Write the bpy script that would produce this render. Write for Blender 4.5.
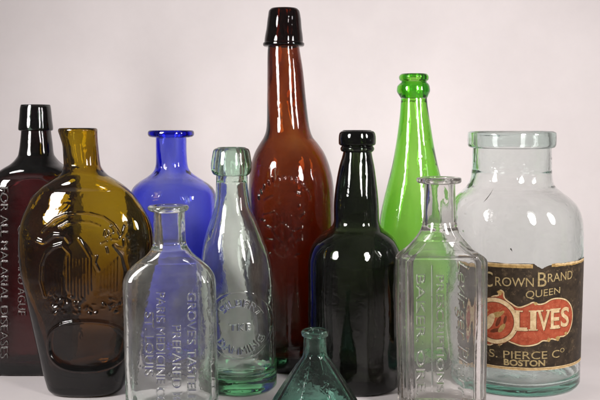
import bpy, bmesh, math, random
import numpy as np
from mathutils import Vector, Matrix

for o in list(bpy.data.objects):
    bpy.data.objects.remove(o)
scene = bpy.context.scene
COL = scene.collection
R = math.radians
random.seed(4)

# ------------------------------------------------------------------ camera
F = 900.0                      # focal length in units of a 600 wide frame
PITCH = R(4.8)
CAM_H = 0.2205
cam_data = bpy.data.cameras.new('camera')
cam_data.sensor_width = 36.0
cam_data.sensor_fit = 'HORIZONTAL'
cam_data.lens = F * 36.0 / 600.0
cam_data.clip_start = 0.01
cam_data.clip_end = 50
cam = bpy.data.objects.new('camera', cam_data)
cam.location = (0, 0, CAM_H)
cam.rotation_euler = (R(90) - PITCH, 0, 0)
COL.objects.link(cam)
scene.camera = cam

# ------------------------------------------------------------------ world: dim studio room
world = bpy.data.worlds.new('World')
scene.world = world
world.use_nodes = True
bg = world.node_tree.nodes['Background']
bg.inputs['Color'].default_value = (1.0, 0.93, 0.93, 1)
bg.inputs['Strength'].default_value = 0.125

# ------------------------------------------------------------------ lamps
def area(name, loc, target, sx, sy, power, color):
    d = bpy.data.lights.new(name, 'AREA')
    d.shape = 'ELLIPSE'
    d.size, d.size_y = sx, sy
    d.energy = power
    d.color = color
    d.spread = R(96)
    o = bpy.data.objects.new(name, d)
    o.location = loc
    v = Vector(target) - Vector(loc)
    o.rotation_euler = v.to_track_quat('-Z', 'Y').to_euler()
    COL.objects.link(o)
    return o

area('softbox_lamp', (-0.50, 0.38, 0.39), (0.04, 1.0, 0.11), 0.22, 0.30, 1.5, (1.0, 0.965, 0.955))
area('desk_lamp', (0.36, 0.18, 0.39), (0.14, 1.1, 0.11), 0.14, 0.29, 1.46, (1.0, 0.955, 0.945))
area('desk_lamp', (0.75, 0.35, 0.39), (-0.02, 1.08, 0.09), 0.14, 0.29, 0.95, (1.0, 0.955, 0.945))

# ------------------------------------------------------------------ render settings
scene.view_settings.view_transform = 'Standard'
scene.view_settings.look = 'None'
scene.view_settings.exposure = 0.0
scene.view_settings.gamma = 1.0
scene.render.engine = 'CYCLES'
cy = scene.cycles
cy.max_bounces = 30
cy.transmission_bounces = 30
cy.glossy_bounces = 12
cy.diffuse_bounces = 5
cy.volume_bounces = 2
cy.transparent_max_bounces = 16
cy.caustics_reflective = True
cy.caustics_refractive = True
cy.blur_glossy = 0.4
cy.sample_clamp_indirect = 6.0
cy.use_denoising = True
try:
    cy.denoiser = 'OPENIMAGEDENOISE'
    cy.denoising_input_passes = 'RGB_ALBEDO_NORMAL'
except Exception:
    pass

# ------------------------------------------------------------------ photo geometry helpers
cp, sp_ = math.cos(PITCH), math.sin(PITCH)

def at(px, py, Y):
    """point of the plane y = Y seen at photo position (px, py)"""
    dx, dz = (px - 300.0) / F, (200.0 - py) / F
    dy = cp + dz * sp_
    dzz = -sp_ + dz * cp
    t = Y / dy
    return dx * t, CAM_H + dzz * t

def proj(x, Y, z):
    fwd = Y * cp - (z - CAM_H) * sp_
    up = Y * sp_ + (z - CAM_H) * cp
    return 300.0 + F * x / fwd, 200.0 - F * up / fwd

# ------------------------------------------------------------------ materials
def new_mat(name):
    m = bpy.data.materials.new(name)
    m.use_nodes = True
    nt = m.node_tree
    nt.nodes.clear()
    return m, nt, nt.nodes.new('ShaderNodeOutputMaterial')

def glass_mat(name, T, mm=6.0, bump=0.05, scale=120.0, ior=1.5, haze=0.012, lit_letters=0.05):
    """clear glass whose mass swallows light: T is what mm millimetres let through"""
    m, nt, out = new_mat(name)
    g = nt.nodes.new('ShaderNodeBsdfGlass')
    g.inputs['IOR'].default_value = ior
    g.inputs['Roughness'].default_value = 0.0
    g.inputs['Color'].default_value = (1, 1, 1, 1)
    tc = nt.nodes.new('ShaderNodeTexCoord')
    n1 = nt.nodes.new('ShaderNodeTexNoise')
    n1.inputs['Scale'].default_value = scale
    n1.inputs['Detail'].default_value = 2.0
    n1.inputs['Distortion'].default_value = 0.6
    nt.links.new(tc.outputs['Object'], n1.inputs['Vector'])
    b = nt.nodes.new('ShaderNodeBump')
    b.inputs['Strength'].default_value = bump
    b.inputs['Distance'].default_value = 0.004
    nt.links.new(n1.outputs['Fac'], b.inputs['Height'])
    nt.links.new(b.outputs['Normal'], g.inputs['Normal'])
    # a film of dust, scuffs and old residue on the skin
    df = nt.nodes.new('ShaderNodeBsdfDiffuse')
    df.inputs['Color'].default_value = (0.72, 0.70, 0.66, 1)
    n2 = nt.nodes.new('ShaderNodeTexNoise')
    n2.inputs['Scale'].default_value = 55.0
    n2.inputs['Detail'].default_value = 9.0
    n2.inputs['Roughness'].default_value = 0.72
    nt.links.new(tc.outputs['Object'], n2.inputs['Vector'])
    mr = nt.nodes.new('ShaderNodeMapRange')
    mr.inputs['From Min'].default_value = 0.36
    mr.inputs['From Max'].default_value = 0.74
    mr.inputs['To Min'].default_value = haze * 0.35
    mr.inputs['To Max'].default_value = haze * 2.4
    nt.links.new(n2.outputs['Fac'], mr.inputs['Value'])
    ms = nt.nodes.new('ShaderNodeMixShader')
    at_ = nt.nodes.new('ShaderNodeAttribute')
    at_.attribute_name = 'wear_or_lit'  # letter mask: paler mix paints light onto the raised strokes
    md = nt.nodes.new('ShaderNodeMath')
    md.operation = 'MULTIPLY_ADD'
    md.inputs[1].default_value = lit_letters
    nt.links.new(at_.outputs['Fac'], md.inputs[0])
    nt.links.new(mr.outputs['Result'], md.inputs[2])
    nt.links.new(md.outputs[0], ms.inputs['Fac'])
    nt.links.new(g.outputs['BSDF'], ms.inputs[1])
    nt.links.new(df.outputs['BSDF'], ms.inputs[2])
    nt.links.new(ms.outputs['Shader'], out.inputs['Surface'])
    sig = [-math.log(max(t, 1e-4)) / (mm * 0.001) for t in T]
    D = max(sig) * 1.0001
    va = nt.nodes.new('ShaderNodeVolumeAbsorption')
    va.inputs['Density'].default_value = D
    va.inputs['Color'].default_value = (1 - sig[0] / D, 1 - sig[1] / D, 1 - sig[2] / D, 1)
    nt.links.new(va.outputs['Volume'], out.inputs['Volume'])
    return m

def paper_mat(name, c1, c2, scale=250.0, rough=0.65, lo=0.35, hi=0.7, wear_or_lit=None, spec=0.18):
    m, nt, out = new_mat(name)
    p = nt.nodes.new('ShaderNodeBsdfPrincipled')
    p.inputs['Roughness'].default_value = rough
    p.inputs['Specular IOR Level'].default_value = spec
    tc = nt.nodes.new('ShaderNodeTexCoord')
    n = nt.nodes.new('ShaderNodeTexNoise')
    n.inputs['Scale'].default_value = scale
    n.inputs['Detail'].default_value = 6.0
    n.inputs['Roughness'].default_value = 0.65
    nt.links.new(tc.outputs['Object'], n.inputs['Vector'])
    r = nt.nodes.new('ShaderNodeValToRGB')
    r.color_ramp.elements[0].position = lo
    r.color_ramp.elements[0].color = (*c1, 1)
    r.color_ramp.elements[1].position = hi
    r.color_ramp.elements[1].color = (*c2, 1)
    nt.links.new(n.outputs['Fac'], r.inputs['Fac'])
    last = r.outputs['Color']
    if wear_or_lit:
        n2 = nt.nodes.new('ShaderNodeTexNoise')
        n2.inputs['Scale'].default_value = scale * 2.2
        n2.inputs['Detail'].default_value = 8.0
        n2.inputs['Roughness'].default_value = 0.75
        nt.links.new(tc.outputs['Object'], n2.inputs['Vector'])
        mr = nt.nodes.new('ShaderNodeMapRange')
        mr.inputs['From Min'].default_value = 0.55
        mr.inputs['From Max'].default_value = 0.74
        nt.links.new(n2.outputs['Fac'], mr.inputs['Value'])
        mx = nt.nodes.new('ShaderNodeMix')
        mx.data_type = 'RGBA'
        nt.links.new(mr.outputs['Result'], mx.inputs['Factor'])
        nt.links.new(last, mx.inputs['A'])
        mx.inputs['B'].default_value = (*wear_or_lit, 1)
        last = mx.outputs['Result']
    nt.links.new(last, p.inputs['Base Color'])
    b = nt.nodes.new('ShaderNodeBump')
    b.inputs['Strength'].default_value = 0.12
    b.inputs['Distance'].default_value = 0.0006
    nt.links.new(n.outputs['Fac'], b.inputs['Height'])
    nt.links.new(b.outputs['Normal'], p.inputs['Normal'])
    nt.links.new(p.outputs['BSDF'], out.inputs['Surface'])
    return m

M_SWEEP = paper_mat('backdrop_paper', (0.65, 0.604, 0.598), (0.715, 0.666, 0.66), scale=7.0, rough=0.75)
M_BLACK = glass_mat('black_amethyst_glass', (0.065, 0.0045, 0.0065), haze=0.004, lit_letters=0.22)
M_BLACKLIP = glass_mat('black_green_glass', (0.012, 0.02, 0.014), haze=0.002)
M_AMBER = glass_mat('olive_amber_glass', (0.43, 0.295, 0.009), bump=0.09, scale=90, haze=0.003)
M_BLUE = glass_mat('cobalt_glass', (0.12, 0.145, 0.85), haze=0.003)
M_CLEAR = glass_mat('clear_greenish_glass', (0.93, 0.97, 0.95), bump=0.06, haze=0.035)
M_SODA = glass_mat('pale_aqua_glass', (0.82, 0.93, 0.86), haze=0.02)
M_BROWN = glass_mat('red_brown_glass', (0.22, 0.042, 0.004), bump=0.05, haze=0.006)
M_BROWNLIP = glass_mat('dark_brown_lip_glass', (0.055, 0.006, 0.001), haze=0.002)
M_ALE = glass_mat('dark_olive_glass', (0.025, 0.040, 0.012), haze=0.003)
M_GREEN = glass_mat('bright_green_glass', (0.265, 0.73, 0.075), haze=0.008)
M_FLINT = glass_mat('clear_flint_glass', (0.93, 0.92, 0.91), bump=0.04, haze=0.04)
M_JAR = glass_mat('aqua_jar_glass', (0.90, 0.96, 0.945), bump=0.05, scale=70, haze=0.025)
M_INK = glass_mat('teal_ink_glass', (0.20, 0.46, 0.36), bump=0.12, scale=160)

# ------------------------------------------------------------------ object helpers
def tag(o, label, cat, group=None):
    o['label'] = label
    o['category'] = cat
    if group:
        o['group'] = group
    return o

def empty(name, loc, label, cat, group=None):
    o = bpy.data.objects.new(name, None)
    o.empty_display_size = 0.02
    o.location = loc
    COL.objects.link(o)
    return tag(o, label, cat, group)

def link_mesh(name, me, mat, parent=None):
    o = bpy.data.objects.new(name, me)
    me.materials.append(mat)
    COL.objects.link(o)
    if parent is not None:
        o.parent = parent
    return o

def grid_mesh(name, verts, quads, tris):
    me = bpy.data.meshes.new(name)
    nv, nq, ntr = len(verts), len(quads), len(tris)
    me.vertices.add(nv)
    me.vertices.foreach_set('co', np.asarray(verts, dtype=np.float32).ravel())
    me.loops.add(nq * 4 + ntr * 3)
    idx = np.concatenate([np.asarray(quads, dtype=np.int32).ravel(), np.asarray(tris, dtype=np.int32).ravel()])
    me.loops.foreach_set('vertex_index', idx)
    me.polygons.add(nq + ntr)
    starts = np.concatenate([np.arange(nq) * 4, nq * 4 + np.arange(ntr) * 3]).astype(np.int32)
    me.polygons.foreach_set('loop_start', starts)
    me.polygons.foreach_set('use_smooth', np.ones(nq + ntr, dtype=bool))
    me.update(calc_edges=True)
    me.validate()
    return me

# ------------------------------------------------------------------ monotone cubic interpolation
def pchip(x, y, xi):
    x = np.asarray(x, float); y = np.asarray(y, float); xi = np.asarray(xi, float)
    h = np.diff(x); d = np.diff(y) / h
    m = np.zeros_like(y)
    for i in range(1, len(x) - 1):
        if d[i - 1] * d[i] > 0:
            w1 = 2 * h[i] + h[i - 1]; w2 = h[i] + 2 * h[i - 1]
            m[i] = (w1 + w2) / (w1 / d[i - 1] + w2 / d[i])
    m[0], m[-1] = d[0], d[-1]
    k = np.clip(np.searchsorted(x, xi) - 1, 0, len(x) - 2)
    t = np.clip((xi - x[k]) / h[k], 0, 1)
    h00 = 2*t**3 - 3*t**2 + 1; h10 = t**3 - 2*t**2 + t
    h01 = -2*t**3 + 3*t**2; h11 = t**3 - t**2
    return h00*y[k] + h10*h[k]*m[k] + h01*y[k+1] + h11*h[k]*m[k+1]

def profile(rows, Yc, step):
    """rows (py, xl, xr) of a silhouette, top first -> arrays z, cx, a from the base up"""
    pts = []
    for py, xl, xr in reversed(rows):
        x0, z = at(xl, py, Yc)
        x1, _ = at(xr, py, Yc)
        pts.append((z, (x0 + x1) / 2, (x1 - x0) / 2))
    p = np.array(pts)
    s = np.concatenate([[0], np.cumsum(np.hypot(np.diff(p[:, 0]), np.diff(p[:, 2])) + 1e-6)])
    n = max(8, int(s[-1] / step))
    si = np.unique(np.concatenate([np.linspace(0, s[-1], n), s]))
    return pchip(s, p[:, 0], si), pchip(s, p[:, 1], si), pchip(s, p[:, 2], si)

# ------------------------------------------------------------------ cross-sections, one quadrant from (a,0) to (0,b)
def quadrant(a, b, kind, k, M, chamfer=0.006):
    t = np.linspace(0, math.pi / 2, 181)
    c, s = np.abs(np.cos(t)), np.abs(np.sin(t))
    c[-1] = 0.0; s[0] = 0.0
    if kind == 'round':
        n = 2.0 + k
        x, y = a * c ** (2 / n), b * s ** (2 / n)
    elif kind == 'octagon':
        ang = t
        q = math.pi / 4
        fold = np.abs(((ang + q / 2) % q) - q / 2)
        rad = 1.0 / np.cos(fold)
        rad = np.minimum(rad, 1.074)
        rad = 1.0 + (rad - 1.0) * k
        x, y = a * rad * c, b * rad * s
    elif kind == 'chamfer':
        n = 2.0
        xr, yr = a * c, b * s
        ch = min(chamfer, a * 0.8, b * 0.8)
        P = [(a, 0), (a, b - ch), (a - ch, b), (0, b)]
        seg = np.array(P)
        L = np.concatenate([[0], np.cumsum(np.hypot(*np.diff(seg, axis=0).T))])
        u = np.linspace(0, L[-1], 181)
        xq, yq = np.interp(u, L, seg[:, 0]), np.interp(u, L, seg[:, 1])
        ker = np.ones(9) / 9.0                           # soften the edges
        xq = np.convolve(np.concatenate([np.full(4, xq[0]), xq, 2 * xq[-1] - xq[-5:-1][::-1]]), ker, 'valid')
        yq = np.convolve(np.concatenate([2 * yq[0] - yq[1:5][::-1], yq, np.full(4, yq[-1])]), ker, 'valid')
        # round ring with the same arc-length parameter
        Lr = np.concatenate([[0], np.cumsum(np.hypot(np.diff(xr), np.diff(yr)))])
        ur = np.linspace(0, Lr[-1], 181)
        xr, yr = np.interp(ur, Lr, xr), np.interp(ur, Lr, yr)
        x, y = xr * (1 - k) + xq * k, yr * (1 - k) + yq * k
    L = np.concatenate([[0], np.cumsum(np.hypot(np.diff(x), np.diff(y)))])
    u = np.linspace(0, L[-1], M + 1)
    return np.interp(u, L, x), np.interp(u, L, y)

def ring(a, b, kind, k, Mf, Mb, chamfer=0.006):
    xf, yf = quadrant(a, b, kind, k, Mf, chamfer)
    xb, yb = quadrant(a, b, kind, k, Mb, chamfer)
    X = np.concatenate([xf[:-1], -xf[::-1][:-1], -xb[:-1], xb[::-1][:-1]])
    Yv = np.concatenate([-yf[:-1], -yf[::-1][:-1], yb[:-1], yb[::-1][:-1]])
    return X, Yv

def wobble(seed, amp):
    rg = np.random.RandomState(seed)
    waves = [(rg.uniform(15, 110), rg.randint(0, 6), rg.uniform(0, 6.28), rg.uniform(0.4, 1)) for _ in range(9)]
    def f(z, th):
        v = 0
        for kz, m, ph, w in waves:
            v = v + w * np.sin(kz * z + m * th + ph)
        return v * amp / 3.0
    return f

def loft(name, mat, parent, rows, Yc, origin, kind='round', bk=None, wall=0.003, base_t=0.005, heel=0.003,
         bore=None, neck_py=None, step=0.0009, Mf=40, Mb=26, relief=None, seed=1, inner_amp=0.0005,
         outer_amp=0.00015, rim=0.0012, kick=0.002, chamfer=0.006, inner_round=0.008, thick=0.0):
    """hollow glass body: outer skin, rim, inner skin, closed into one shell"""
    z, cx, a = profile(rows, Yc, step)
    z = z - z[0]
    # scale the height so that the base stands on the table and the top keeps its place
    ztop = at(0, rows[0][0], Yc)[1]
    z = z * (ztop / z[-1])
    zl = np.concatenate([np.linspace(0, heel, 7)[:-1], z[z >= heel]])
    cx, a, z = np.interp(zl, z, cx) if False else np.interp(zl, z, cx), np.interp(zl, z, a) if np.all(np.diff(z) > 0) else None, zl
    if a is None:
        raise ValueError('profile of %s turns back' % name)
    if bk is None:
        b, k = a.copy(), np.zeros_like(a)
    else:
        zz = np.array([at(0, q[0], Yc)[1] for q in bk])[::-1]
        zz[0] = min(zz[0], 0.0)
        br = np.array([q[1] for q in bk])[::-1]
        kk = np.array([q[2] for q in bk])[::-1]
        b = np.array([np.interp(v, zz, br) for v in z]) * 1.0
        k = np.interp(z, zz, kk)
        neg = b <= 0            # a depth of 0 or less means "as deep as wide"
        wgt = np.clip(np.interp(z, zz, (br <= 0).astype(float)), 0, 1)
        bpos = np.interp(z, zz, np.where(br > 0, br, 0))
        bmix = np.interp(z, zz[br > 0], br[br > 0]) if np.any(br > 0) else a
        b = bmix * (1 - wgt) + a * wgt
    a0, b0 = a.copy(), b.copy()
    zh = np.clip(z, 0, heel)
    ins = heel - np.sqrt(np.maximum(heel ** 2 - (heel - zh) ** 2, 0))
    a, b = a - ins, b - ins
    fo, fi = wobble(seed, outer_amp), wobble(seed + 50, inner_amp)
    rings, M = [], 2 * (Mf + Mb)

    def put(av, bv, kv, zv, cv, fn):
        X, Yv = ring(av, bv, kind, kv, Mf, Mb, chamfer)
        th = np.arctan2(Yv, X)
        d = fn(zv, th) / max(math.hypot(av, bv) * 0.7, 1e-4)
        return np.stack([X * (1 + d) + cv, Yv * (1 + d), np.full(M, zv)], 1)

    # underside
    for q, dz in ((0.45, kick * 0.9), (0.75, kick * 0.55), (0.9, 0.0004)):
        rings.append(put(a[0] * q, b[0] * q, k[0], dz, cx[0], fo))
    n_under = len(rings)
    rim_z = z[-1] - rim
    keep = z < rim_z - 1e-6
    zo = np.append(z[keep], rim_z)
    ao = np.append(a[keep], np.interp(rim_z, z, a)); bo = np.append(b[keep], np.interp(rim_z, z, b))
    ko = np.append(k[keep], k[-1]); co = np.append(cx[keep], cx[-1])
    for i in range(len(zo)):
        rings.append(put(ao[i], bo[i], ko[i], zo[i], co[i], fo))
    n_outer = len(rings)
    # inner radii
    zi = np.linspace(rim_z, base_t, max(40, int((rim_z - base_t) / (step * 1.6))))
    zi = np.unique(np.concatenate([zi, base_t + inner_round * np.array([0.0, 0.01, .04, .1, .2, .35, .6])]))[::-1]
    zs = np.linspace(0, z[-1], 400)
    sa, sb = np.interp(zs, z, a0), np.interp(zs, z, b0)
    w = max(1, int(0.003 / (zs[1] - zs[0])))
    ker = np.hanning(2 * w + 3); ker /= ker.sum()
    pad = len(ker) // 2
    sa = np.convolve(np.pad(sa, pad, 'edge'), ker, 'valid'); sb = np.convolve(np.pad(sb, pad, 'edge'), ker, 'valid')
    wl = wall * (1 + thick * np.clip(1 - zi / (0.62 * z[-1]), 0, 1))     # hand blown: heavier towards the foot
    ai = np.interp(zi, zs, sa) - wl; bi = np.interp(zi, zs, sb) - wl
    if bore is not None:
        nz = at(0, neck_py, Yc)[1]
        cap_ = bore + np.clip(nz - zi, 0, 1) ** 1.5 * 14.0
        ai = np.minimum(ai, cap_); bi = np.minimum(bi, cap_)
    q = np.clip((zi - base_t) / inner_round, 0, 1)
    insi = inner_round * (1 - np.sqrt(np.maximum(1 - (1 - q) ** 2, 0)))
    ai, bi = np.maximum(ai - insi, 0.003), np.maximum(bi - insi, 0.003)
    ki, ci = np.interp(zi, z, k) * 0.75, np.interp(zi, z, cx)
    # rim: half ellipse from the outer to the inner edge
    am, bm_ = (ao[-1] + ai[0]) / 2, (bo[-1] + bi[0]) / 2
    ha, hb = (ao[-1] - ai[0]) / 2, (bo[-1] - bi[0]) / 2
    for t in np.linspace(0, math.pi, 9)[1:-1]:
        rings.append(put(am + ha * math.cos(t), bm_ + hb * math.cos(t), 0.0 if kind != 'octagon' else 0.0,
                         rim_z + rim * math.sin(t), co[-1], fo))
    for i in range(len(zi)):
        fade = min(1.0, (rim_z - zi[i]) / 0.01)
        X = put(ai[i], bi[i], ki[i], zi[i], ci[i], lambda zv, th: fi(zv, th) * fade)
        rings.append(X)
    for qv in (0.7, 0.35):
        rings.append(put(ai[-1] * qv, bi[-1] * qv, ki[-1], base_t + kick * (1 - qv), ci[-1], fi))
    G = np.array(rings)                                   # rows x M x 3
    # relief pressed into the outer skin
    if relief is not None:
        o = G[n_under:n_outer]
        dj = np.roll(o, -1, 1) - np.roll(o, 1, 1)
        di = np.gradient(o, axis=0)
        nrm = np.cross(di, dj)
        nrm /= np.maximum(np.linalg.norm(nrm, axis=2, keepdims=True), 1e-9)
        front = np.clip((-nrm[..., 1] - 0.12) / 0.25, 0, 1)
        px, py = proj(o[..., 0], Yc + relief.dy, o[..., 2])
        h = relief.sample(px, py) * front
        G[n_under:n_outer] = o + nrm * h[..., None]
        wear_or_lit = np.zeros(G.shape[:2])
        wear_or_lit[n_under:n_outer] = relief.sample(px, py, relief.W) * front
    G[..., 1] += Yc
    G -= np.array(origin)
    nr = len(G)
    V = np.concatenate([G.reshape(-1, 3), [[cx[0] - origin[0], Yc - origin[1], kick - origin[2]],
                                          [ci[-1] - origin[0], Yc - origin[1], base_t + kick - origin[2]]]])
    I = np.arange(nr * M).reshape(nr, M)
    J = np.roll(I, -1, 1)
    quads = np.stack([I[:-1], I[1:], J[1:], J[:-1]], -1).reshape(-1, 4)
    c0, c1 = nr * M, nr * M + 1
    t0 = np.stack([np.full(M, c0), I[0], J[0]], -1)
    t1 = np.stack([np.full(M, c1), J[-1], I[-1]], -1)
    me = grid_mesh(name, V, quads, np.concatenate([t0, t1]))
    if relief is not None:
        att = me.attributes.new('wear_or_lit', 'FLOAT', 'POINT')  # per-vertex letter mask for the painted light on the strokes
        att.data.foreach_set('value', np.concatenate([wear_or_lit.ravel(), [0, 0]]).astype(np.float32))
    return link_mesh(name, me, mat, parent)

def lip_ring(mat, parent, rows, Yc, origin, bore_rows, gap=0.00008, step=0.0004, M=112, seed=3, amp=0.00012):
    """applied lip: a solid ring of glass round the neck (bore_rows = the neck it sits on)"""
    z, cx, a = profile(rows, Yc, step)
    zb, cb, ab = profile(bore_rows, Yc, 0.001)
    inn = np.interp(z, zb, ab) + gap
    f = wobble(seed, amp)
    th = -np.linspace(0, 2 * math.pi, M, endpoint=False)
    rr = []
    sec = [(a[i], z[i], cx[i]) for i in range(len(z))]
    # rounded top, then down the inside
    top_o, top_i = a[-1], inn[-1]
    h = min(0.0009, (top_o - top_i) * 0.45)
    for t in np.linspace(0, math.pi, 7)[1:-1]:
        sec.append(((top_o + top_i) / 2 + (top_o - top_i) / 2 * math.cos(t), z[-1] + h * math.sin(t) * 0.6, cx[-1]))
    for i in range(len(z) - 1, -1, -3):
        sec.append((inn[i], z[i], cx[i]))
    sec.append((inn[0], z[0], cx[0]))
    for r, zv, c in sec:
        rv = r + (f(zv, th) if r > inn.max() + 0.0006 else 0)
        rr.append(np.stack([c + rv * np.cos(th), Yc + rv * np.sin(th), np.full(M, zv)], 1))
    G = np.array(rr) - np.array(origin)
    nr = len(G)
    I = np.arange(nr * M).reshape(nr, M)
    J = np.roll(I, -1, 1)
    In, Jn = np.roll(I, -1, 0), np.roll(J, -1, 0)
    quads = np.stack([I, In, Jn, J], -1).reshape(-1, 4)
    me = grid_mesh('lip', G.reshape(-1, 3), quads, np.zeros((0, 3), int))
    return link_mesh('lip', me, mat, parent)

# ------------------------------------------------------------------ lettering
_cache = {}
def text_mesh(s, shear=0.0, bold=0.0, space=1.0):
    """vertices (cap height 1, start at x = 0) and triangles of a word"""
    key = (s, shear, bold, space)
    if key in _cache:
        return _cache[key]
    cu = bpy.data.curves.new('word', 'FONT')
    cu.body = s
    cu.size = 1.0
    cu.shear = shear
    cu.offset = bold
    cu.space_character = space
    cu.resolution_u = 4
    ob = bpy.data.objects.new('word', cu)
    COL.objects.link(ob)
    dg = bpy.context.evaluated_depsgraph_get()
    me = bpy.data.meshes.new_from_object(ob.evaluated_get(dg))
    me.calc_loop_triangles()
    v = np.array([p.co[:2] for p in me.vertices]).reshape(-1, 2)
    t = np.array([lt.vertices[:] for lt in me.loop_triangles]).reshape(-1, 3)
    bpy.data.objects.remove(ob)
    bpy.data.curves.remove(cu)
    bpy.data.meshes.remove(me)
    v = v / 0.729
    v[:, 0] -= v[:, 0].min()
    _cache[key] = (v, t)
    return v, t

class Relief:
    """height map over the photo's own pixels, drawn on the front face of one bottle"""
    def __init__(self, x0, y0, x1, y1, dy, res=5):
        self.x0, self.y0, self.res, self.dy = x0, y0, res, dy
        self.H = np.zeros((int((y1 - y0) * res), int((x1 - x0) * res)))
        self.W = np.zeros_like(self.H)          # raised letters, mixed paler to paint in their lit strokes

    def tris(self, P, T, h):
        L = np.zeros(self.H.shape, bool)
        Q = (np.asarray(P) - [self.x0, self.y0]) * self.res
        for t in T:
            A, B, C = Q[t]
            lx, hx = int(max(0, min(A[0], B[0], C[0]))), int(min(L.shape[1], max(A[0], B[0], C[0]) + 2))
            ly, hy = int(max(0, min(A[1], B[1], C[1]))), int(min(L.shape[0], max(A[1], B[1], C[1]) + 2))
            if hx <= lx or hy <= ly:
                continue
            gx, gy = np.meshgrid(np.arange(lx, hx) + .5, np.arange(ly, hy) + .5)
            e = lambda U, V: (V[0] - U[0]) * (gy - U[1]) - (V[1] - U[1]) * (gx - U[0])
            w0, w1, w2 = e(A, B), e(B, C), e(C, A)
            L[ly:hy, lx:hx] |= ((w0 >= 0) & (w1 >= 0) & (w2 >= 0)) | ((w0 <= 0) & (w1 <= 0) & (w2 <= 0))
        self.H = np.maximum(self.H, L * h) if h > 0 else np.minimum(self.H, L * h)
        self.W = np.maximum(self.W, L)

    def down(self, s, x, ya, yb, cap, h, **kw):
        """word turned a quarter clockwise, centred on column x, from row ya to row yb"""
        v, t = text_mesh(s, **kw)
        w = v[:, 0].max()
        P = np.stack([x + (v[:, 1] - 0.5) * cap, ya + v[:, 0] * (yb - ya) / w], 1)
        self.tris(P, t, h)

    def arc(self, s, cx, cy, r, a0, a1, cap, h, flip=False, **kw):
        """word on a circle from angle a0 to a1 (degrees, clockwise from the top)"""
        v, t = text_mesh(s, **kw)
        w = v[:, 0].max()
        ang = np.radians(a0 + v[:, 0] / w * (a1 - a0))
        rr = r + (v[:, 1] - 0.5) * cap * (-1 if flip else 1)
        self.tris(np.stack([cx + rr * np.sin(ang), cy - rr * np.cos(ang)], 1), t, h)

    def line(self, pts, width, h, soft=0.5, closed=False):
        pts = [np.array(p, float) for p in pts]
        if closed:
            pts.append(pts[0])
        yy, xx = np.mgrid[0:self.H.shape[0], 0:self.H.shape[1]]
        X, Yp = xx / self.res + self.x0, yy / self.res + self.y0
        D = np.full(self.H.shape, 1e9)
        for A, B in zip(pts[:-1], pts[1:]):
            AB = B - A
            t = np.clip(((X - A[0]) * AB[0] + (Yp - A[1]) * AB[1]) / max(AB @ AB, 1e-9), 0, 1)
            D = np.minimum(D, np.hypot(X - A[0] - t * AB[0], Yp - A[1] - t * AB[1]))
        v = np.clip((width / 2 - D) / (width / 2 * soft) , 0, 1)
        v = v * v * (3 - 2 * v) * h
        self.H = np.maximum(self.H, v) if h > 0 else np.minimum(self.H, v)

    def blob(self, cx, cy, rx, ry, h, rot=0.0, p=1.0):
        yy, xx = np.mgrid[0:self.H.shape[0], 0:self.H.shape[1]]
        X, Yp = xx / self.res + self.x0 - cx, yy / self.res + self.y0 - cy
        c, s = math.cos(rot), math.sin(rot)
        q = np.clip(1 - ((X * c + Yp * s) / rx) ** 2 - ((-X * s + Yp * c) / ry) ** 2, 0, 1) ** p
        self.H = np.maximum(self.H, q * h) if h > 0 else np.minimum(self.H, q * h)

    def seeds(self, n, seed, amp=0.00022):
        rg = random.Random(seed)
        hh, ww = self.H.shape
        for _ in range(n):
            r = rg.uniform(0.35, 1.0) * self.res
            e = rg.uniform(1.0, 2.2)
            cx, cy_ = rg.uniform(8, ww - 8), rg.uniform(12, hh - 12)
            y0, y1, x0, x1 = int(max(0, cy_ - r * e - 1)), int(cy_ + r * e + 2), int(max(0, cx - r - 1)), int(cx + r + 2)
            gy, gx = np.mgrid[y0:min(hh, y1), x0:min(ww, x1)]
            q = np.clip(1 - ((gx - cx) / r) ** 2 - ((gy - cy_) / (r * e)) ** 2, 0, 1)
            self.H[y0:min(hh, y1), x0:min(ww, x1)] += q * amp * rg.choice((-1, 1, 1))

    def plane(self, fn):
        yy, xx = np.mgrid[0:self.H.shape[0], 0:self.H.shape[1]]
        self.H = self.H + fn(xx / self.res + self.x0, yy / self.res + self.y0)

    def blur(self, px):
        n = max(1, int(px * self.res)) * 2 + 1
        ker = np.hanning(n + 2)[1:-1]; ker /= ker.sum()
        self.H = np.apply_along_axis(lambda r: np.convolve(r, ker, 'same'), 1, self.H)
        self.H = np.apply_along_axis(lambda r: np.convolve(r, ker, 'same'), 0, self.H)

    def sample(self, px, py, H=None):
        u = (px - self.x0) * self.res - .5; v = (py - self.y0) * self.res - .5
        ok = (u > 0) & (v > 0) & (u < self.H.shape[1] - 2) & (v < self.H.shape[0] - 2)
        u = np.clip(u, 0, self.H.shape[1] - 2.001); v = np.clip(v, 0, self.H.shape[0] - 2.001)
        i, j = v.astype(int), u.astype(int)
        fv, fu = v - i, u - j
        H = self.H if H is None else H
        r = (H[i, j] * (1 - fu) + H[i, j + 1] * fu) * (1 - fv) + (H[i + 1, j] * (1 - fu) + H[i + 1, j + 1] * fu) * fv
        return np.where(ok, r, 0)

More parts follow.
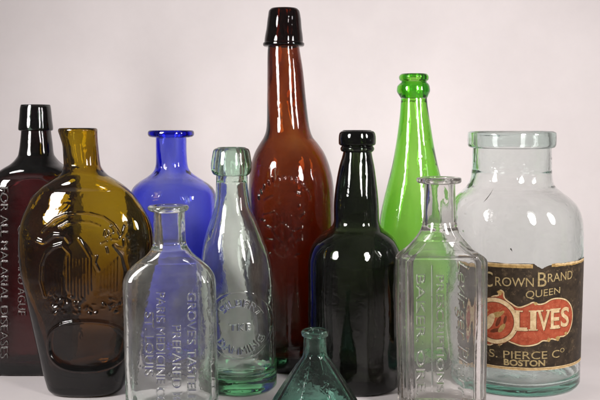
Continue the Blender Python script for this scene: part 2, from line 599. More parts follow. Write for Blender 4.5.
# ------------------------------------------------------------------ the paper sweep
def build_sweep():
    prof = [(-0.9, 0.0), (0.3, 0.0), (0.88, 0.0), (0.90, 0.0)]
    for t in np.linspace(0, math.pi / 2, 25)[1:]:
        prof.append((0.90 + 0.19 * math.sin(t), 0.19 - 0.19 * math.cos(t)))
    prof.append((1.09, 2.0))
    xs = np.linspace(-1.6, 1.6, 9)
    V = np.array([[x, y, z] for (y, z) in prof for x in xs])
    n, m = len(prof), len(xs)
    I = np.arange(n * m).reshape(n, m)
    q = np.stack([I[:-1, :-1], I[:-1, 1:], I[1:, 1:], I[1:, :-1]], -1).reshape(-1, 4)
    me = grid_mesh('backdrop', V, q, np.zeros((0, 3), int))
    o = link_mesh('backdrop', me, M_SWEEP)
    o['kind'] = 'structure'
    o['label'] = 'seamless pinkish white paper under and behind the bottles'
build_sweep()

Z0 = 0.0003            # bottles stand a hair above the paper

def base_origin(px, Yc):
    return (at(px, 300, Yc)[0], Yc, 0.0)

# ------------------------------------------------------------------ 1 black medicine bottle, far left
def build_black():
    Yc, b = 0.797, 0.0255
    org = base_origin(36, Yc)
    root = empty('medicine_bottle', (org[0], org[1], Z0), 'nearly black embossed bottle cut off by the left edge of the picture', 'bottle', 'antique glass bottles')
    neck = [(106.5, 22.8, 48.4), (131, 21.5, 50.5), (145, 20.5, 52.2), (157.5, 19, 53.7)]
    rows = neck + [(162, 17, 56), (167, 13, 60), (172, 6, 67), (178, -1, 73), (184, -4, 76.5), (194, -5.5, 78), (280, -4.5, 77), (385, -3, 75)]
    rel = Relief(-12, 165, 86, 392, -b)
    # sunk panel with an arched head
    def panel(X, Yp):
        cx, hw = 32, 36
        top = 178 + 26 * np.clip(np.abs(X - cx) / hw, 0, 1) ** 2.4
        d = np.minimum(np.minimum(X - (cx - hw), (cx + hw) - X), Yp - top)
        s = np.clip(d / 1.6, 0, 1)
        return -0.0011 * s * s * (3 - 2 * s)
    rel.plane(panel)
    base = rel.H.copy()
    rel.H[:] = 0
    rel.down('FOR ALL MALARIAL DISEASES', 4.5, 188, 359, 8.5, 0.0017, bold=-0.015)
    rel.down('CHILLS AND AGUE', 22, 226, 316, 8.5, 0.0017, bold=-0.015)
    rel.blur(0.25)
    rel.H += base
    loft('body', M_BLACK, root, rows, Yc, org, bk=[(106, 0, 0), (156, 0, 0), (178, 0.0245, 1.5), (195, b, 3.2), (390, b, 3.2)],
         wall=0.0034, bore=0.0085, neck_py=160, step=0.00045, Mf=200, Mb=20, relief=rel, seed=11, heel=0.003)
    lip_ring(M_BLACKLIP, root, [(105.3, 21.3, 49.8), (108, 20.6, 50.4), (120, 19.6, 51.6), (129, 18.8, 52.6), (130.4, 19.2, 52.2), (131.2, 20.8, 51.2)], Yc, org, neck)
build_black()

# ------------------------------------------------------------------ 2 olive amber flask with eagle
def build_flask():
    Yc, b = 0.731, 0.028
    org = base_origin(87, Yc)
    rows = [(128.2, 59.5, 96.3), (131, 58.8, 97), (135, 60, 97), (147, 63.4, 97.8), (156, 64, 98.6), (166, 64.5, 100), (171, 63, 102.5), (176, 59, 107), (181, 52, 115),
            (189, 41, 126.5), (197, 33, 134.5), (205, 28.8, 140), (213.5, 25, 145.5), (222, 22.2, 149.5), (235, 20, 152.8), (250, 19.3, 153.8),
            (270, 20.3, 152.6), (285, 23.3, 149.5), (300, 27, 146), (330, 34, 138.8), (367, 42.5, 130), (385, 47.5, 125.5), (395, 50.5, 122.5)]
    rel = Relief(15, 165, 160, 402, -b * 0.9, res=5)
    # ribbon over the eagle
    rel.line([(42, 232), (47, 226.5), (55, 219.5), (65, 215), (77, 213), (90, 213.8), (103, 217.5), (112, 224), (119, 234)], 3.0, 0.0013)
    rel.line([(60, 228), (68, 223), (78, 221.5), (90, 222.3), (100, 226)], 2.4, 0.0008)
    # wings
    rel.line([(36, 241), (42, 243), (48, 240), (55, 235), (66, 236), (70, 241)], 6.2, 0.0013, soft=1.0)
    rel.line([(63, 244), (54, 247), (46, 254), (41, 266), (40, 282), (44, 297)], 5.6, 0.0013, soft=1.0)
    rel.line([(64, 246), (71, 253), (73, 263), (70, 268)], 5.0, 0.0010, soft=1.0)
    rel.line([(80, 239), (85, 247), (90, 256)], 4.0, 0.0011, soft=1.0)
    rel.line([(97, 256), (95, 262), (99, 270)], 4.7, 0.0010, soft=1.0)
    rel.line([(114, 246), (122, 256), (126, 272), (124, 290)], 5.3, 0.0012, soft=1.0)
    for i in range(6):
        rel.line([(46 + 3.4 * i, 262 + 3 * i), (48 + 3 * i, 294 + (i % 3))], 4.0, 0.0005, soft=1.0)
        rel.line([(118 - 3.2 * i, 258 + 3 * i), (117 - 3 * i, 292 + (i % 3))], 4.0, 0.0005, soft=1.0)
    # breast and striped shield
    rel.blob(80, 272, 17, 32, 0.0013, p=0.8)
    for i in range(8):
        rel.line([(68 + i * 3.3, 258), (68 + i * 3.3, 290 + 8 * math.sin(i / 7 * math.pi))], 1.6, 0.0014, soft=1.0)
    # rubble of leaves, arrows and talons under the eagle
    rg = random.Random(8)
    for i in range(52):
        x, y = 48 + rg.random() * 76, 296 + rg.random() * 18
        rel.blob(x, y, 1.6 + rg.random() * 2.4, 1.0 + rg.random() * 0.9, 0.0006 + rg.random() * 0.0009, rot=rg.uniform(-1, 1))
    for i in range(14):
        x, y = 104 + rg.random() * 20, 226 + rg.random() * 22
        a = rg.random() * 3.1
        rel.line([(x, y), (x + 6 * math.cos(a), y + 6 * math.sin(a))], 1.8, 0.0013)
    # oval frame and its sunk plate
    ov = []
    for i in range(48):
        t = 2 * math.pi * i / 48
        c, s = math.cos(t), math.sin(t)
        ov.append((85.5 + 38.5 * math.copysign(abs(c) ** 0.8, c), 347 + 25 * math.copysign(abs(s) ** 0.8, s)))
    rel.line(ov, 4.2, 0.0016, closed=True)
    rel.blur(0.6)
    hold = rel.H.copy(); rel.H[:] = 0
    rel.blob(85.5, 347, 37, 23.5, -0.0018, p=0.35)
    rel.blur(0.8)
    rel.H += hold
    f = loft('flask', M_AMBER, None, rows, Yc, org, bk=[(128, 0, 0), (165, 0, 0), (190, 0.0225, 0.1), (225, b, 0.1), (260, b, 0.15), (330, 0.025, 0.3), (400, 0.022, 0.5)],
         wall=0.0036, thick=2.4, base_t=0.014, bore=0.0115, neck_py=168, step=0.0007, Mf=120, Mb=30, relief=rel, seed=21, inner_amp=0.0011, outer_amp=0.0004, heel=0.005, rim=0.0018, inner_round=0.014)
    f.location = (org[0], org[1], Z0)
    tag(f, 'olive amber flask embossed with an eagle above an oval frame', 'flask', 'antique glass bottles')
build_flask()

# ------------------------------------------------------------------ 3 cobalt bottle
def build_blue():
    Yc = 0.822
    org = base_origin(173, Yc)
    root = empty('cobalt_bottle', (org[0], org[1], Z0), 'cobalt blue round bottle with short neck and wide flat lip', 'bottle', 'antique glass bottles')
    neck = [(131.8, 156, 186.3), (138.6, 156, 186.6), (150, 156, 186.6), (163, 156, 187.2)]
    rows = neck + [(168, 155.2, 188), (172.5, 153, 190.5), (177, 148, 196), (181.5, 141, 203), (186, 135.5, 209.5), (190.5, 132.3, 213.5), (196, 130.7, 215.5), (205, 130.2, 216.4), (290, 130.5, 216.5), (365, 131, 216.5)]
    rel = Relief(128, 128, 220, 300, -0.039)
    rel.seeds(60, 2)
    loft('body', M_BLUE, root, rows, Yc, org, relief=rel, Mf=90, step=0.0006, wall=0.003, thick=1.0, bore=0.0125, neck_py=166, seed=31, inner_amp=0.0007)
    lip_ring(M_BLUE, root, [(131, 149, 193), (132, 148.2, 193.6), (134, 148, 194), (136, 148.6, 193.4), (137.4, 151, 191), (138, 156.4, 186.4)], Yc, org, neck)
build_blue()

# ------------------------------------------------------------------ 6 tall red brown whiskey bottle
def build_brown():
    Yc = 0.818
    org = base_origin(293, Yc)
    root = empty('whiskey_bottle', (org[0], org[1], Z0), 'tallest bottle, reddish brown with a long neck and dark collar', 'bottle', 'antique glass bottles')
    neck = [(10.3, 272.5, 295.5), (30, 270, 297.5), (47, 268, 299.5), (70, 267.3, 303)]
    rows = neck + [(100, 267, 306), (126, 266.6, 309.3), (132, 265.6, 310.8), (137, 263.6, 313), (142, 260.5, 317), (152, 254.8, 324), (160, 252, 327.6), (168, 250.2, 330.2), (178, 249, 332.6), (190, 248.6, 334),
                   (220, 249, 334.6), (300, 250.5, 336), (362, 252, 337.3)]
    rel = Relief(255, 165, 332, 300, -0.0386)
    for x0, y0, x1, y1 in [(264.5, 201, 272, 196.5), (263, 216.5, 274, 213), (260.5, 221.5, 264, 222.5), (266, 227.5, 270.5, 229), (267, 240, 272, 241), (294, 192.5, 301, 195), (298, 208, 300, 206),
                           (300, 218, 305, 214), (296.5, 230.5, 303, 228), (296.5, 242, 302.5, 240.5), (296, 256, 300, 255), (266, 254, 270, 255)]:
        rel.line([(x0, y0), (x1, y1)], 2.2, 0.0010)
    rel.blob(283, 232, 14, 26, 0.0005, p=0.5)
    for i in range(6):
        rel.line([(274 + 3.4 * i, 214 + (i % 3)), (274 + 3.4 * i + (i % 2) * 3, 250 - (i % 3) * 2)], 1.4, 0.0011)
    rel.line([(272, 232), (281, 222), (294, 232), (284, 246), (272, 232)], 1.5, 0.0012)
    for i in range(13):
        a = math.radians(-75 + 150 * i / 12)
        x, y = 284 + 27 * math.sin(a), 205 - 27 * math.cos(a)
        rel.line([(x, y - 1.5), (x + (i % 2), y + 2.5)], 2.0, 0.0013)
    rel.blur(0.4)
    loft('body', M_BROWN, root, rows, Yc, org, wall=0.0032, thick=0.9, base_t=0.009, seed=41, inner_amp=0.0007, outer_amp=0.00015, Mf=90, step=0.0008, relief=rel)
    lip_ring(M_BROWNLIP, root, [(9.4, 270.3, 297.8), (11, 268.9, 299.3), (16, 268, 300.5), (28, 266.6, 301.6), (40, 264.6, 303), (42.6, 264.4, 303), (43.4, 263.2, 304.2), (45.3, 263, 304.4), (46.8, 264.4, 303), (47.4, 268.4, 299.4)], Yc, org, neck)
build_brown()

# ------------------------------------------------------------------ 8 bright green bottle
def build_green():
    Yc = 0.822
    org = base_origin(414.5, Yc)
    root = empty('soda_bottle', (org[0], org[1], Z0), 'bright green crown top bottle tapering to a long slim neck', 'bottle', 'antique glass bottles')
    neck = [(75.3, 403, 425), (82, 402.2, 425.8), (91, 401.5, 426.5), (101, 400.9, 427)]
    rows = neck + [(112.5, 400, 428.3), (130, 398, 431), (147.5, 395.5, 434), (165, 392.3, 437.6), (182.5, 388, 442), (200, 383.6, 446), (212, 381, 448.2), (225, 378.8, 450.2), (245, 377.3, 451.8), (290, 377, 452), (362, 377, 452)]
    rel = Relief(374, 95, 455, 300, -0.033)
    rel.seeds(70, 3)
    loft('body', M_GREEN, root, rows, Yc, org, relief=rel, Mf=90, step=0.0006, wall=0.0028, bore=0.0085, neck_py=101, seed=51, inner_amp=0.0005, kick=0.004)
    lip_ring(M_GREEN, root, [(74.6, 401, 427), (75.4, 399.8, 428), (77.5, 399, 428.8), (80, 399.4, 428.4), (82, 401.6, 426.4), (84, 399.5, 428.2), (87, 397.2, 429.6), (91, 396.8, 430), (95, 398.6, 428.4), (98, 400.6, 427.2), (98.8, 401.3, 426.6)], Yc, org, neck)
build_green()

# ------------------------------------------------------------------ 10 olive jar with its paper label
JAR_Y = 0.763
JAR_ROWS = [(132.6, 474.5, 549.5), (149, 473.2, 550.5), (166, 472.7, 550.6), (180, 471, 551), (187, 468, 553.3), (192.5, 463, 558.9), (200, 456.2, 568.2), (207.5, 452.6, 574.8), (215, 451, 578), (223, 450.2, 579.7),
            (240, 450, 580.6), (300, 451, 579.2), (351, 452.6, 577.6), (387, 453.4, 577)]
def build_jar():
    Yc = JAR_Y
    org = base_origin(515.5, Yc)
    root = empty('olive_jar', (org[0], org[1], Z0), 'wide mouth aqua jar with a torn dark OLIVES label', 'jar', 'antique glass bottles')
    rel = Relief(448, 150, 582, 262, -0.05)
    rel.seeds(60, 4)
    loft('body', M_JAR, root, JAR_ROWS, Yc, org, relief=rel, step=0.0006, wall=0.0026, thick=0.4, base_t=0.0065, bore=0.0295, neck_py=170, seed=61, inner_amp=0.0006, heel=0.005, Mf=120, Mb=40, kick=0.003)
    neck = JAR_ROWS[:3]
    lip_ring(M_JAR, root, [(132, 470.5, 553), (132.8, 468.8, 554.4), (135, 468.2, 555), (144, 468.3, 554.8), (146.6, 469, 554), (148, 471, 552.4), (148.4, 473.6, 550.4)], Yc, org, neck, M=144)

    # ---- label, laid out flat in (u, z) and wrapped round the glass
    z_, cx_, a_ = profile(JAR_ROWS, Yc, 0.001)
    z_ = z_ - z_[0]
    z_ *= at(0, JAR_ROWS[0][0], Yc)[1] / z_[-1]
    R0 = float(np.interp(0.07, z_, a_))
    def uz(px, py):
        """photo position -> (u, z) on the front of the jar"""
        c = at(515.5, 310, Yc)[0]
        dx, dz = (px - 300.0) / F, (200.0 - py) / F
        dv = np.array([dx, cp + dz * sp_, -sp_ + dz * cp])
        A = dv[0] ** 2 + dv[1] ** 2
        B = -2 * (dv[0] * c + dv[1] * Yc)
        Cc = c * c + Yc * Yc - R0 * R0
        D = max(B * B - 4 * A * Cc, 0)
        t = (-B - math.sqrt(D)) / (2 * A)
        P = dv * t
        return R0 * math.atan2(P[0] - c, Yc - P[1]), CAM_H + P[2]
    def wrap(bmx, off):
        for v in bmx.verts:
            u, z = v.co.x, v.co.y
            r = np.interp(z, z_, a_) + off + v.co.z
            c = np.interp(z, z_, cx_)
            th = u / R0
            v.co = (c + r * math.sin(th) - org[0], -r * math.cos(th), z - org[2])
    def flat(name, V, faces, mat, off, parent, thick=0.0):
        bmx = bmesh.new()
        vs = [bmx.verts.new((p[0], p[1], 0)) for p in V]
        for f in faces:
            try:
                bmx.faces.new([vs[i] for i in f])
            except ValueError:
                pass
        bmesh.ops.triangulate(bmx, faces=bmx.faces[:])
        for _ in range(5):
            long = [e for e in bmx.edges if e.calc_length() > 0.0028]
            if not long:
                break
            bmesh.ops.subdivide_edges(bmx, edges=long, cuts=1)
            bmesh.ops.triangulate(bmx, faces=bmx.faces[:])
        bmesh.ops.recalc_face_normals(bmx, faces=bmx.faces[:])
        if bmx.faces and sum(f.normal.z for f in bmx.faces) < 0:
            bmesh.ops.reverse_faces(bmx, faces=bmx.faces[:])
        if thick:
            r = bmesh.ops.extrude_face_region(bmx, geom=bmx.faces[:])
            for g in r['geom']:
                if isinstance(g, bmesh.types.BMVert):
                    g.co.z += thick
            bmesh.ops.recalc_face_normals(bmx, faces=bmx.faces[:])
        wrap(bmx, off)
        me = bpy.data.meshes.new(name)
        bmx.to_mesh(me)
        bmx.free()
        return link_mesh(name, me, mat, parent)
    def poly(name, pts, mat, off, parent, thick=0.0):
        return flat(name, pts, [list(range(len(pts)))], mat, off, parent, thick)

    ink = paper_mat('label_black', (0.016, 0.011, 0.007), (0.044, 0.030, 0.018), scale=120, wear_or_lit=(0.16, 0.11, 0.06), rough=0.5)
    gold = paper_mat('label_gold', (0.22, 0.135, 0.045), (0.43, 0.29, 0.11), scale=300, rough=0.5, wear_or_lit=(0.12, 0.07, 0.03))
    cream = paper_mat('label_cream', (0.40, 0.28, 0.14), (0.62, 0.48, 0.29), scale=300, wear_or_lit=(0.30, 0.18, 0.08))
    red = paper_mat('label_red', (0.23, 0.038, 0.015), (0.38, 0.082, 0.038), scale=200, wear_or_lit=(0.42, 0.20, 0.10))
    olive = paper_mat('label_olive', (0.15, 0.10, 0.02), (0.35, 0.24, 0.06), scale=500)
    brown = paper_mat('label_brown', (0.07, 0.018, 0.008), (0.14, 0.035, 0.015), scale=300)
    pale = paper_mat('label_lettering_gold', (0.20, 0.145, 0.06), (0.44, 0.34, 0.17), scale=700, wear_or_lit=(0.07, 0.05, 0.03))

    rg = random.Random(5)
    uL, uR = R0 * R(-64), R0 * R(71)
    zt, zb = uz(515, 264)[1], uz(515, 371)[1]
    def jag(pts, amp, n):
        out = []
        for (x0, y0), (x1, y1) in zip(pts[:-1], pts[1:]):
            for i in range(n):
                t = i / n
                j = 0 if i == 0 else amp
                out.append((x0 + (x1 - x0) * t, y0 + (y1 - y0) * t + rg.uniform(-j, j)))
        out.append(pts[-1])
        return out
    tear_a, tear_b = uz(535, 268)[0], uz(549, 266)[0]
    top = jag([(uL, zt), (tear_a, zt + 0.0002), (uz(539, 268)[0], zt - 0.0022), (uz(543, 270)[0], zt - 0.0038), (tear_b, zt - 0.0016), (uz(560, 262)[0], zt - 0.0001), (uR, zt + 0.0004)], 0.00025, 9)
    outline = top + [(uR + 0.0003, (zt + zb) / 2), (uR, zb), (uL, zb)]
    label = poly('paper_label', outline, ink, 0.00012, root, 0.00014)
    label['label'] = 'dark printed paper label reading Crown Brand Queen Olives'
    E = 0.00032
    # borders: gold band at the head (torn away in the middle), gold and cream lines at the foot
    def strip(name, u0, u1, z0, z1, mat, off, amp=0.0001):
        lo = jag([(u0, z0), (u1, z0)], amp, 24)
        hi = jag([(u0, z1), (u1, z1)], amp, 24)
        return poly(name, lo + hi[::-1], mat, off, label)
    strip('border', uL, tear_a - 0.001, zt - 0.0034, zt - 0.0003, gold, E)
    strip('border', uL, tear_a - 0.0022, zt - 0.0010, zt - 0.0002, cream, E + 5e-5, 0.0002)
    strip('border', tear_b + 0.003, uR - 0.0005, zt - 0.0026, zt - 0.0002, gold, E, 0.0004)
    strip('border', tear_b + 0.006, uR - 0.0007, zt - 0.0012, zt - 0.0001, cream, E + 5e-5, 0.0004)
    strip('border', uL, uR - 0.0004, zb + 0.0001, zb + 0.0024, cream, E)
    strip('border', uL, uR - 0.0006, zb + 0.0010, zb + 0.0017, gold, E + 5e-5)
    strip('border', uR - 0.0016, uR - 0.0003, zb + 0.0034, zt - 0.003, gold, E)

    # banner with its scrolled edge
    half = [(476, 311), (492, 297), (499, 295), (501, 290), (505, 292), (506, 298), (512, 303), (519, 307), (527, 305), (534, 302), (539, 304), (545, 303), (552, 299), (560, 298), (567, 300), (571.5, 306), (573, 315),
            (572, 325), (569, 333), (564.5, 337), (560, 338), (557, 341), (552, 340), (548, 342), (543, 342), (538, 345), (530, 347), (521, 347), (512, 344), (506, 342), (500, 346), (496, 343), (488, 346), (476, 336)]
    B = [uz(*p) for p in half]
    # smooth the outline a little
    def dense(P, n=4):
        out = []
        m = len(P)
        for i in range(m):
            p0, p1, p2, p3 = (np.array(P[(i + q) % m]) for q in (-1, 0, 1, 2))
            for j in range(n):
                t = j / n
                out.append(tuple(0.5 * ((2 * p1) + (-p0 + p2) * t + (2*p0 - 5*p1 + 4*p2 - p3) * t*t + (-p0 + 3*p1 - 3*p2 + p3) * t**3)))
        return out
    def inset(P, d):
        out = []
        m = len(P)
        area2 = sum(P[i][0] * P[(i + 1) % m][1] - P[(i + 1) % m][0] * P[i][1] for i in range(m))
        sg = 1 if area2 > 0 else -1
        for i in range(m):
            a, c = np.array(P[i - 1]), np.array(P[(i + 1) % m])
            t = c - a
            t = t / (np.linalg.norm(t) + 1e-12)
            out.append((P[i][0] - sg * t[1] * d, P[i][1] + sg * t[0] * d))
        return out
    Bd = dense(B)
    ban = poly('banner', Bd, cream, E, label)
    poly('banner', inset(Bd, 0.0011), brown, E + 5e-5, label)
    poly('banner', inset(Bd, 0.0014), red, E + 1e-4, label)
    # scroll curls
    for (x, y, r) in [(501, 293, 3.0), (558, 339, 3.0), (549, 340.5, 2.4), (499, 344, 2.4), (536, 304, 2.0), (566, 334, 2.2)]:
        u, z = uz(x, y)
        rr = r * 0.00068
        poly('scroll', [(u + rr * math.cos(t) * (1 + .25 * math.sin(3 * t)), z + rr * math.sin(t)) for t in np.linspace(0, 2 * math.pi, 22, endpoint=False)], gold, E + 1.3e-4, label)
    # medallion: the letter O
    u0, zc = uz(495, 321)
    rm = 23.0 * R0 / 65.0
    def disc(name, r, mat, off, inner=0.0, sx=1.0, u=u0, z=zc, rot=0.0):
        T = np.linspace(0, 2 * math.pi, 64, endpoint=False)
        c, s = math.cos(rot), math.sin(rot)
        if inner:
            V = [(u + r * math.cos(t), z + r * math.sin(t)) for t in T] + [(u + inner * math.cos(t), z + inner * math.sin(t)) for t in T]
            return flat(name, V, [[i, (i + 1) % 64, 64 + (i + 1) % 64, 64 + i] for i in range(64)], mat, off, label)
        V = [(u + r * sx * math.cos(t) * c - r * math.sin(t) * s, z + r * sx * math.cos(t) * s + r * math.sin(t) * c) for t in T]
        return poly(name, V, mat, off, label)
    disc('medallion', rm, brown, E + 1.6e-4)
    disc('medallion', rm * 0.97, cream, E + 2.0e-4)
    disc('medallion', rm * 0.80, brown, E + 2.4e-4)
    disc('medallion', rm * 0.77, red, E + 2.8e-4)
    for (dx, dy, r, sx, rot, m) in [(-0.22, -.06, .17, 2.3, 1.1, cream), (-.02, .22, .10, 3.2, .55, gold), (.24, .30, .07, 3.2, .75, gold), (.16, -.02, .08, 3.0, 1.15, brown), (.30, -.28, .09, 2.6, .95, gold),
                                    (-.42, .38, .07, 2.6, .2, gold), (.05, -.40, .08, 3.2, .35, brown), (-.46, -.34, .07, 2.4, .9, gold), (.44, .08, .06, 3.0, 1.35, brown)]:
        disc('olive_sprig', rm * r, m, E + 3.2e-4 + abs(dx) * 5e-5, sx=sx, u=u0 + dx * rm, z=zc + dy * rm, rot=rot)

    # old flaws in the glass
    flaw = paper_mat('flaw_dark', (0.02, 0.018, 0.014), (0.06, 0.05, 0.04))
    for pts in ([(484.8, 203.4), (487.2, 199.8), (490, 195.4), (492.2, 189.8), (490.7, 195.4), (488, 200.2)], [(511.6, 249.2), (512.8, 248.2), (513.6, 250), (514, 252.2), (513.2, 250.8)]):
        poly('crack', [uz(*p) for p in pts], flaw, 0.0002, root)

    # lettering
    def word(s, u0, u1, zbase, cap, mat, off, rise=0.0, cap_end=None, arch=0.0, serif=0.0, **kw):
        v, t = text_mesh(s, **kw)
        w = v[:, 0].max()
        q = v[:, 0] / w
        cp_ = cap + ((cap_end if cap_end is not None else cap) - cap) * q
        V = np.stack([u0 + q * (u1 - u0), zbase + rise * q + arch * np.sin(q * math.pi) + v[:, 1] * cp_], 1)
        return flat('lettering', [tuple(p) for p in V], [list(x) for x in t], mat, off, label)
    def serifs(rects, mat, off):
        V, Fc = [], []
        for (ua, ub, za, zb_) in rects:
            n = len(V)
            V += [(ua, za), (ub, za), (ub, zb_), (ua, zb_)]
            Fc.append([n, n + 1, n + 2, n + 3])
        flat('lettering', V, Fc, mat, off, label)
    u = lambda x, y=320: uz(x, y)[0]
    zz = lambda y, x=515: uz(x, y)[1]
    s1 = E + 6e-5
    pxs = R0 / 65.0
    # CROWN BRAND, capitals C and B larger
    word('C', u(484.8, 284), u(494, 284), zz(288.8), 15.5 * pxs, pale, s1)
    word('ROWN', u(496.5, 284), u(534.5, 284), zz(287), 9 * pxs, pale, s1, rise=0.4 * pxs)
    word('B', u(538.5, 284), u(547, 284), zz(286.6), 14.5 * pxs, pale, s1)
    word('RAND', u(548.3, 281), u(572.2, 281), zz(282.4), 8.6 * pxs, pale, s1, rise=1.2 * pxs)
    word('QUEEN', u(526.5, 295), u(560.3, 295), zz(298.5), 7.6 * pxs, pale, s1, rise=4.2 * pxs, cap_end=6.2 * pxs)
    # LIVES: cream letters with serifs over a dark shadow
    s2 = E + 1.9e-4
    cap = 19.0 * pxs
    lets = [('L', 516.5, 527.5, 330.5), ('I', 530.5, 536.5, 330.3), ('V', 538, 550, 330), ('E', 551, 559.5, 329.2), ('S', 560.8, 568.8, 328.2)]
    for mat, off, dx, dz in ((brown, s2, 0.00055, -0.00045), (cream, s2 + 6e-5, 0, 0)):
        for ch, xa, xb, yb in lets:
            word(ch, u(xa) + dx, u(xb) + dx, zz(yb) + dz, cap, mat, off, bold=0.02 if ch != 'I' else 0.01)
        rc = []
        hs = 0.0007
        for (xa, xb, yb, where) in [(514.6, 523, 330.5, 't'), (514.6, 528.3, 330.5, 'b'), (529, 538, 330.3, 't'), (529, 538, 330.3, 'b'), (537, 543.2, 330, 't'), (546, 551, 330, 't'), (550.2, 560.4, 329.2, 't'), (550.2, 560.4, 329.2, 'b')]:
            z0 = zz(yb) + (cap - hs * 1.4 if where == 't' else -hs * .3)
            rc.append((u(xa) + dx, u(xb) + dx, z0 + dz, z0 + hs * 1.6 + dz))
        serifs(rc, mat, off + 2.5e-5)
    word('S. S. PIERCE C', u(476, 355), u(559.5, 355), zz(359.8), 7.8 * pxs, pale, s1, rise=0.6 * pxs)
    word('O', u(560.3, 352), u(564.5, 352), zz(354.6), 4.4 * pxs, pale, s1)
    word('BOSTON', u(503, 364), u(545, 364), zz(366.4), 6.0 * pxs, pale, s1, bold=0.03)
build_jar()

# ------------------------------------------------------------------ 5 blob top bottle
def build_soda():
    Yc = 0.742
    org = base_origin(239.5, Yc)
    root = empty('mineral_water_bottle', (org[0], org[1], Z0), 'pale aqua round bottle with thick blob lip and embossed round seal', 'bottle', 'antique glass bottles')
    neck = [(149, 219.5, 244), (166, 217.5, 246), (177, 216, 247.6)]
    rows = neck + [(189, 215.8, 248.4), (205, 214.4, 250.4), (213, 212.6, 253), (221, 210, 256.7), (237.5, 204.8, 263), (253.7, 202, 268.8), (267, 201, 271.5), (280, 201, 273), (300, 201.6, 274.5), (347, 203.4, 275.8), (385, 205, 277)]
    rel = Relief(200, 280, 280, 372, -0.03)
    rel.arc('SILBERT', 239, 326, 23, -52, 66, 7, 0.0009)
    rel.arc('DAMMING', 239, 326, 25, 232, 118, 7.5, 0.0009, flip=True)
    rel.down('', 0, 0, 1, 1, 0.001) if False else None
    v, t = text_mesh('TKE')
    rel.tris(np.stack([229 + v[:, 0] / v[:, 0].max() * 22, 331 - v[:, 1] * 7], 1), t, 0.0007)
    rel.line([(239 + 33 * math.sin(q), 326 - 34 * math.cos(q)) for q in np.linspace(0, 6.283, 50)], 1.2, 0.00025)
    rel.blur(0.25)
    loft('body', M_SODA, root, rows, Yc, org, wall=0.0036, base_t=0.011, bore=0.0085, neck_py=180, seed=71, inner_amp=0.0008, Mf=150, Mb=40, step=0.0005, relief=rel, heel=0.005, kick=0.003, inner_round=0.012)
    lip_ring(M_SODA, root, [(148, 217.5, 246), (149, 215, 248), (151, 213.4, 249.3), (158, 212, 250.8), (166, 211, 252), (171, 211.6, 251.4), (174.5, 213.6, 249.4), (175.8, 216.4, 247.4)], Yc, org, neck)
build_soda()

# ------------------------------------------------------------------ 7 dark ale bottle
def build_ale():
    Yc = 0.75
    org = base_origin(355, Yc)
    root = empty('ale_bottle', (org[0], org[1], Z0), 'squat nearly black green bottle with bulging neck and double ring lip', 'bottle', 'antique glass bottles')
    neck = [(132, 345, 369), (146, 344, 370.6), (153, 343.2, 371.6)]
    rows = neck + [(157, 342.4, 372.2), (165.5, 340, 374), (183, 336.6, 376.4), (200.5, 334.2, 378.2), (212, 333.6, 378.8), (221.6, 333.6, 379), (226, 332.4, 380.2), (229.5, 329.6, 383), (233, 324.5, 387.5), (237.5, 318.8, 392.4), (243, 314, 396.4), (249.6, 310.8, 399.4),
                   (256.6, 308.8, 401.2), (265, 307.8, 402), (300, 308, 402), (387, 309.4, 400.6)]
    loft('body', M_ALE, root, rows, Yc, org, wall=0.0040, base_t=0.008, bore=0.0085, neck_py=155, seed=81, inner_amp=0.0009, outer_amp=0.0004, heel=0.004, Mf=60)
    lip_ring(M_ALE, root, [(131, 342.5, 371.6), (131.8, 340.8, 373.6), (134, 339.2, 375), (139, 338.6, 375.7), (144, 338.8, 375.5), (145.6, 340, 374.2), (146.3, 341.6, 372.8), (147, 341, 373.4), (149, 340.4, 374.2), (151, 341, 373.6), (152.6, 343.4, 371.8)], Yc, org, neck)
build_ale()

# ------------------------------------------------------------------ 4 clear tonic bottle
def build_tonic():
    Yc, b = 0.675, 0.0175
    org = base_origin(171.5, Yc)
    root = empty('tonic_bottle', (org[0], org[1], Z0), 'clear flat bottle embossed with downward lettering ending in ST LOUIS', 'bottle', 'antique glass bottles')
    neck = [(207, 154.6, 184.4), (217, 154, 185), (232, 153.7, 185.3), (240, 153.4, 185.7)]
    rows = neck + [(245, 152.6, 187), (249, 150.6, 189.6), (254, 146.4, 194), (260, 138.4, 201.6), (266, 131.4, 208), (272, 127, 212.2), (279, 124.8, 214.6), (290, 124.4, 215.4), (340, 125.8, 216.4), (396, 127.4, 218), (407, 127.7, 218.2)]
    rel = Relief(122, 270, 222, 420, -b)
    kw = dict(bold=-0.01)
    rel.down("GROVE'S TASTELESS", 192, 293, 414, 9.2, 0.00075, **kw)
    rel.down('PREPARED BY', 177, 326, 408, 9.2, 0.00075, **kw)
    rel.down('PARIS MEDICINE CO', 161, 293, 406, 9.2, 0.00075, **kw)
    rel.down('ST. LOUIS', 149.5, 313, 376, 9.2, 0.00075, **kw)
    rel.blur(0.25)
    rel.seeds(70, 6)
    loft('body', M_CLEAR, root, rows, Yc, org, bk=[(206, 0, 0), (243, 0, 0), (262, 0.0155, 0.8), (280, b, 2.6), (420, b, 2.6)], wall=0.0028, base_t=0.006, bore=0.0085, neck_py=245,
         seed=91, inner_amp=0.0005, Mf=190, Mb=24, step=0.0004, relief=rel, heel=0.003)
    lip_ring(M_CLEAR, root, [(206.2, 149, 188), (207, 148, 188.8), (208.5, 147.7, 189), (210, 148.6, 188.2), (211.6, 151, 186), (212.4, 154.5, 184.6)], Yc, org, neck)
build_tonic()

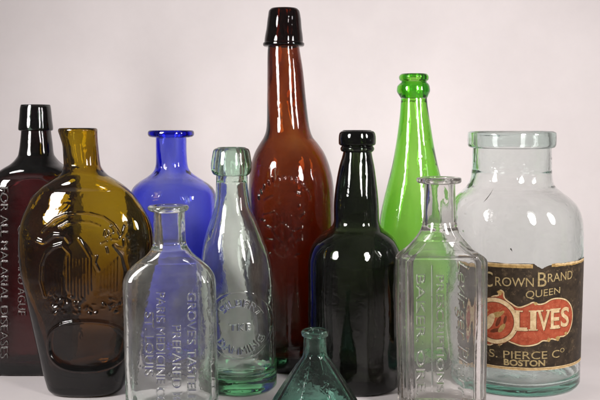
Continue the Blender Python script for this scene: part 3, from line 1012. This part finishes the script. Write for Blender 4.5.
# ------------------------------------------------------------------ 9 clear pharmacy bottle
def build_pharmacy():
    Yc, b = 0.68, 0.018
    org = base_origin(441.2, Yc)
    root = empty('pharmacy_bottle', (org[0], org[1], Z0), 'clear tall square shouldered bottle embossed BAKER with flat lip', 'bottle', 'antique glass bottles')
    neck = [(179, 424.8, 454.6), (186.5, 424.4, 455), (200, 424, 455.4), (215, 423.4, 456)]
    rows = neck + [(222, 422.6, 456.8), (228, 421, 458.4), (234.5, 417.2, 461.8), (242, 411, 467.6), (248, 405.8, 473.6), (252.2, 401.4, 479), (254.6, 398.8, 482), (257, 397.2, 484), (261, 396.8, 484.8), (300, 397.2, 484.6), (400, 399.2, 483), (407, 399.3, 482.8)]
    rel = Relief(392, 248, 490, 420, -b)
    rel.line([(404, 258.5), (478, 258.5)], 2.6, 0.0007)
    # three shallow sunk columns carry the lettering
    rel.line([(407, 263), (408, 418)], 1.6, 0.0006)
    rel.line([(432, 266), (432.5, 418)], 1.2, 0.0004)
    rel.down('BAKER, ORE.', 421, 275, 396, 9.0, 0.00075, bold=-0.012)
    rel.down('PRESCRIPTIONS', 440.5, 276, 392, 7.5, 0.0007, bold=-0.012)
    rel.down('Levinger Pharm', 463, 262, 404, 10.0, 0.0008, shear=0.38, bold=-0.03)
    rel.blur(0.25)
    rel.seeds(50, 5)
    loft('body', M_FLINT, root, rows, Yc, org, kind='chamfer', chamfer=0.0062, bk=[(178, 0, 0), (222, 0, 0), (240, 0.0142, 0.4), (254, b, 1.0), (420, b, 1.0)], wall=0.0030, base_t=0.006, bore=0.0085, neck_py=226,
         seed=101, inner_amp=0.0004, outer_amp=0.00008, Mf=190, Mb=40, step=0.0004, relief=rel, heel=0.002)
    lip_ring(M_FLINT, root, [(178.2, 417.4, 460.8), (178.9, 416.6, 461.4), (181, 416.6, 461.5), (182.6, 417.4, 460.8), (183.6, 419.4, 459), (184.2, 425, 454.8)], Yc, org, neck)
build_pharmacy()

# ------------------------------------------------------------------ 11 small ink bottle
def build_ink():
    Yc = 0.64
    org = base_origin(314.5, Yc)
    root = empty('ink_bottle', (org[0], org[1], Z0), 'small teal cone shaped ink bottle with flat panels, in front', 'bottle', 'antique glass bottles')
    neck = [(331, 304, 326), (339, 303.8, 326.4), (352, 303.2, 327)]
    rows = neck + [(355.5, 302.4, 328), (358.5, 300.4, 330), (375, 289.6, 341), (395, 276.6, 354), (402, 272.4, 358.4), (407, 270.4, 360.6), (413, 270, 361), (424, 270, 361)]
    loft('body', M_INK, root, rows, Yc, org, kind='octagon', bk=[(330, 0, 0), (354, 0, 0), (360, 0, 1), (430, 0, 1)], wall=0.0030, base_t=0.006, bore=0.0068, neck_py=353, seed=111, inner_amp=0.0006, outer_amp=0.0002,
         Mf=60, Mb=60, step=0.0006, heel=0.002)
    lip_ring(M_INK, root, [(330.5, 303, 327), (331.3, 301.6, 328.4), (333, 301.2, 328.8), (335.5, 301.6, 328.4), (337, 303.4, 326.8)], Yc, org, neck)
build_ink()
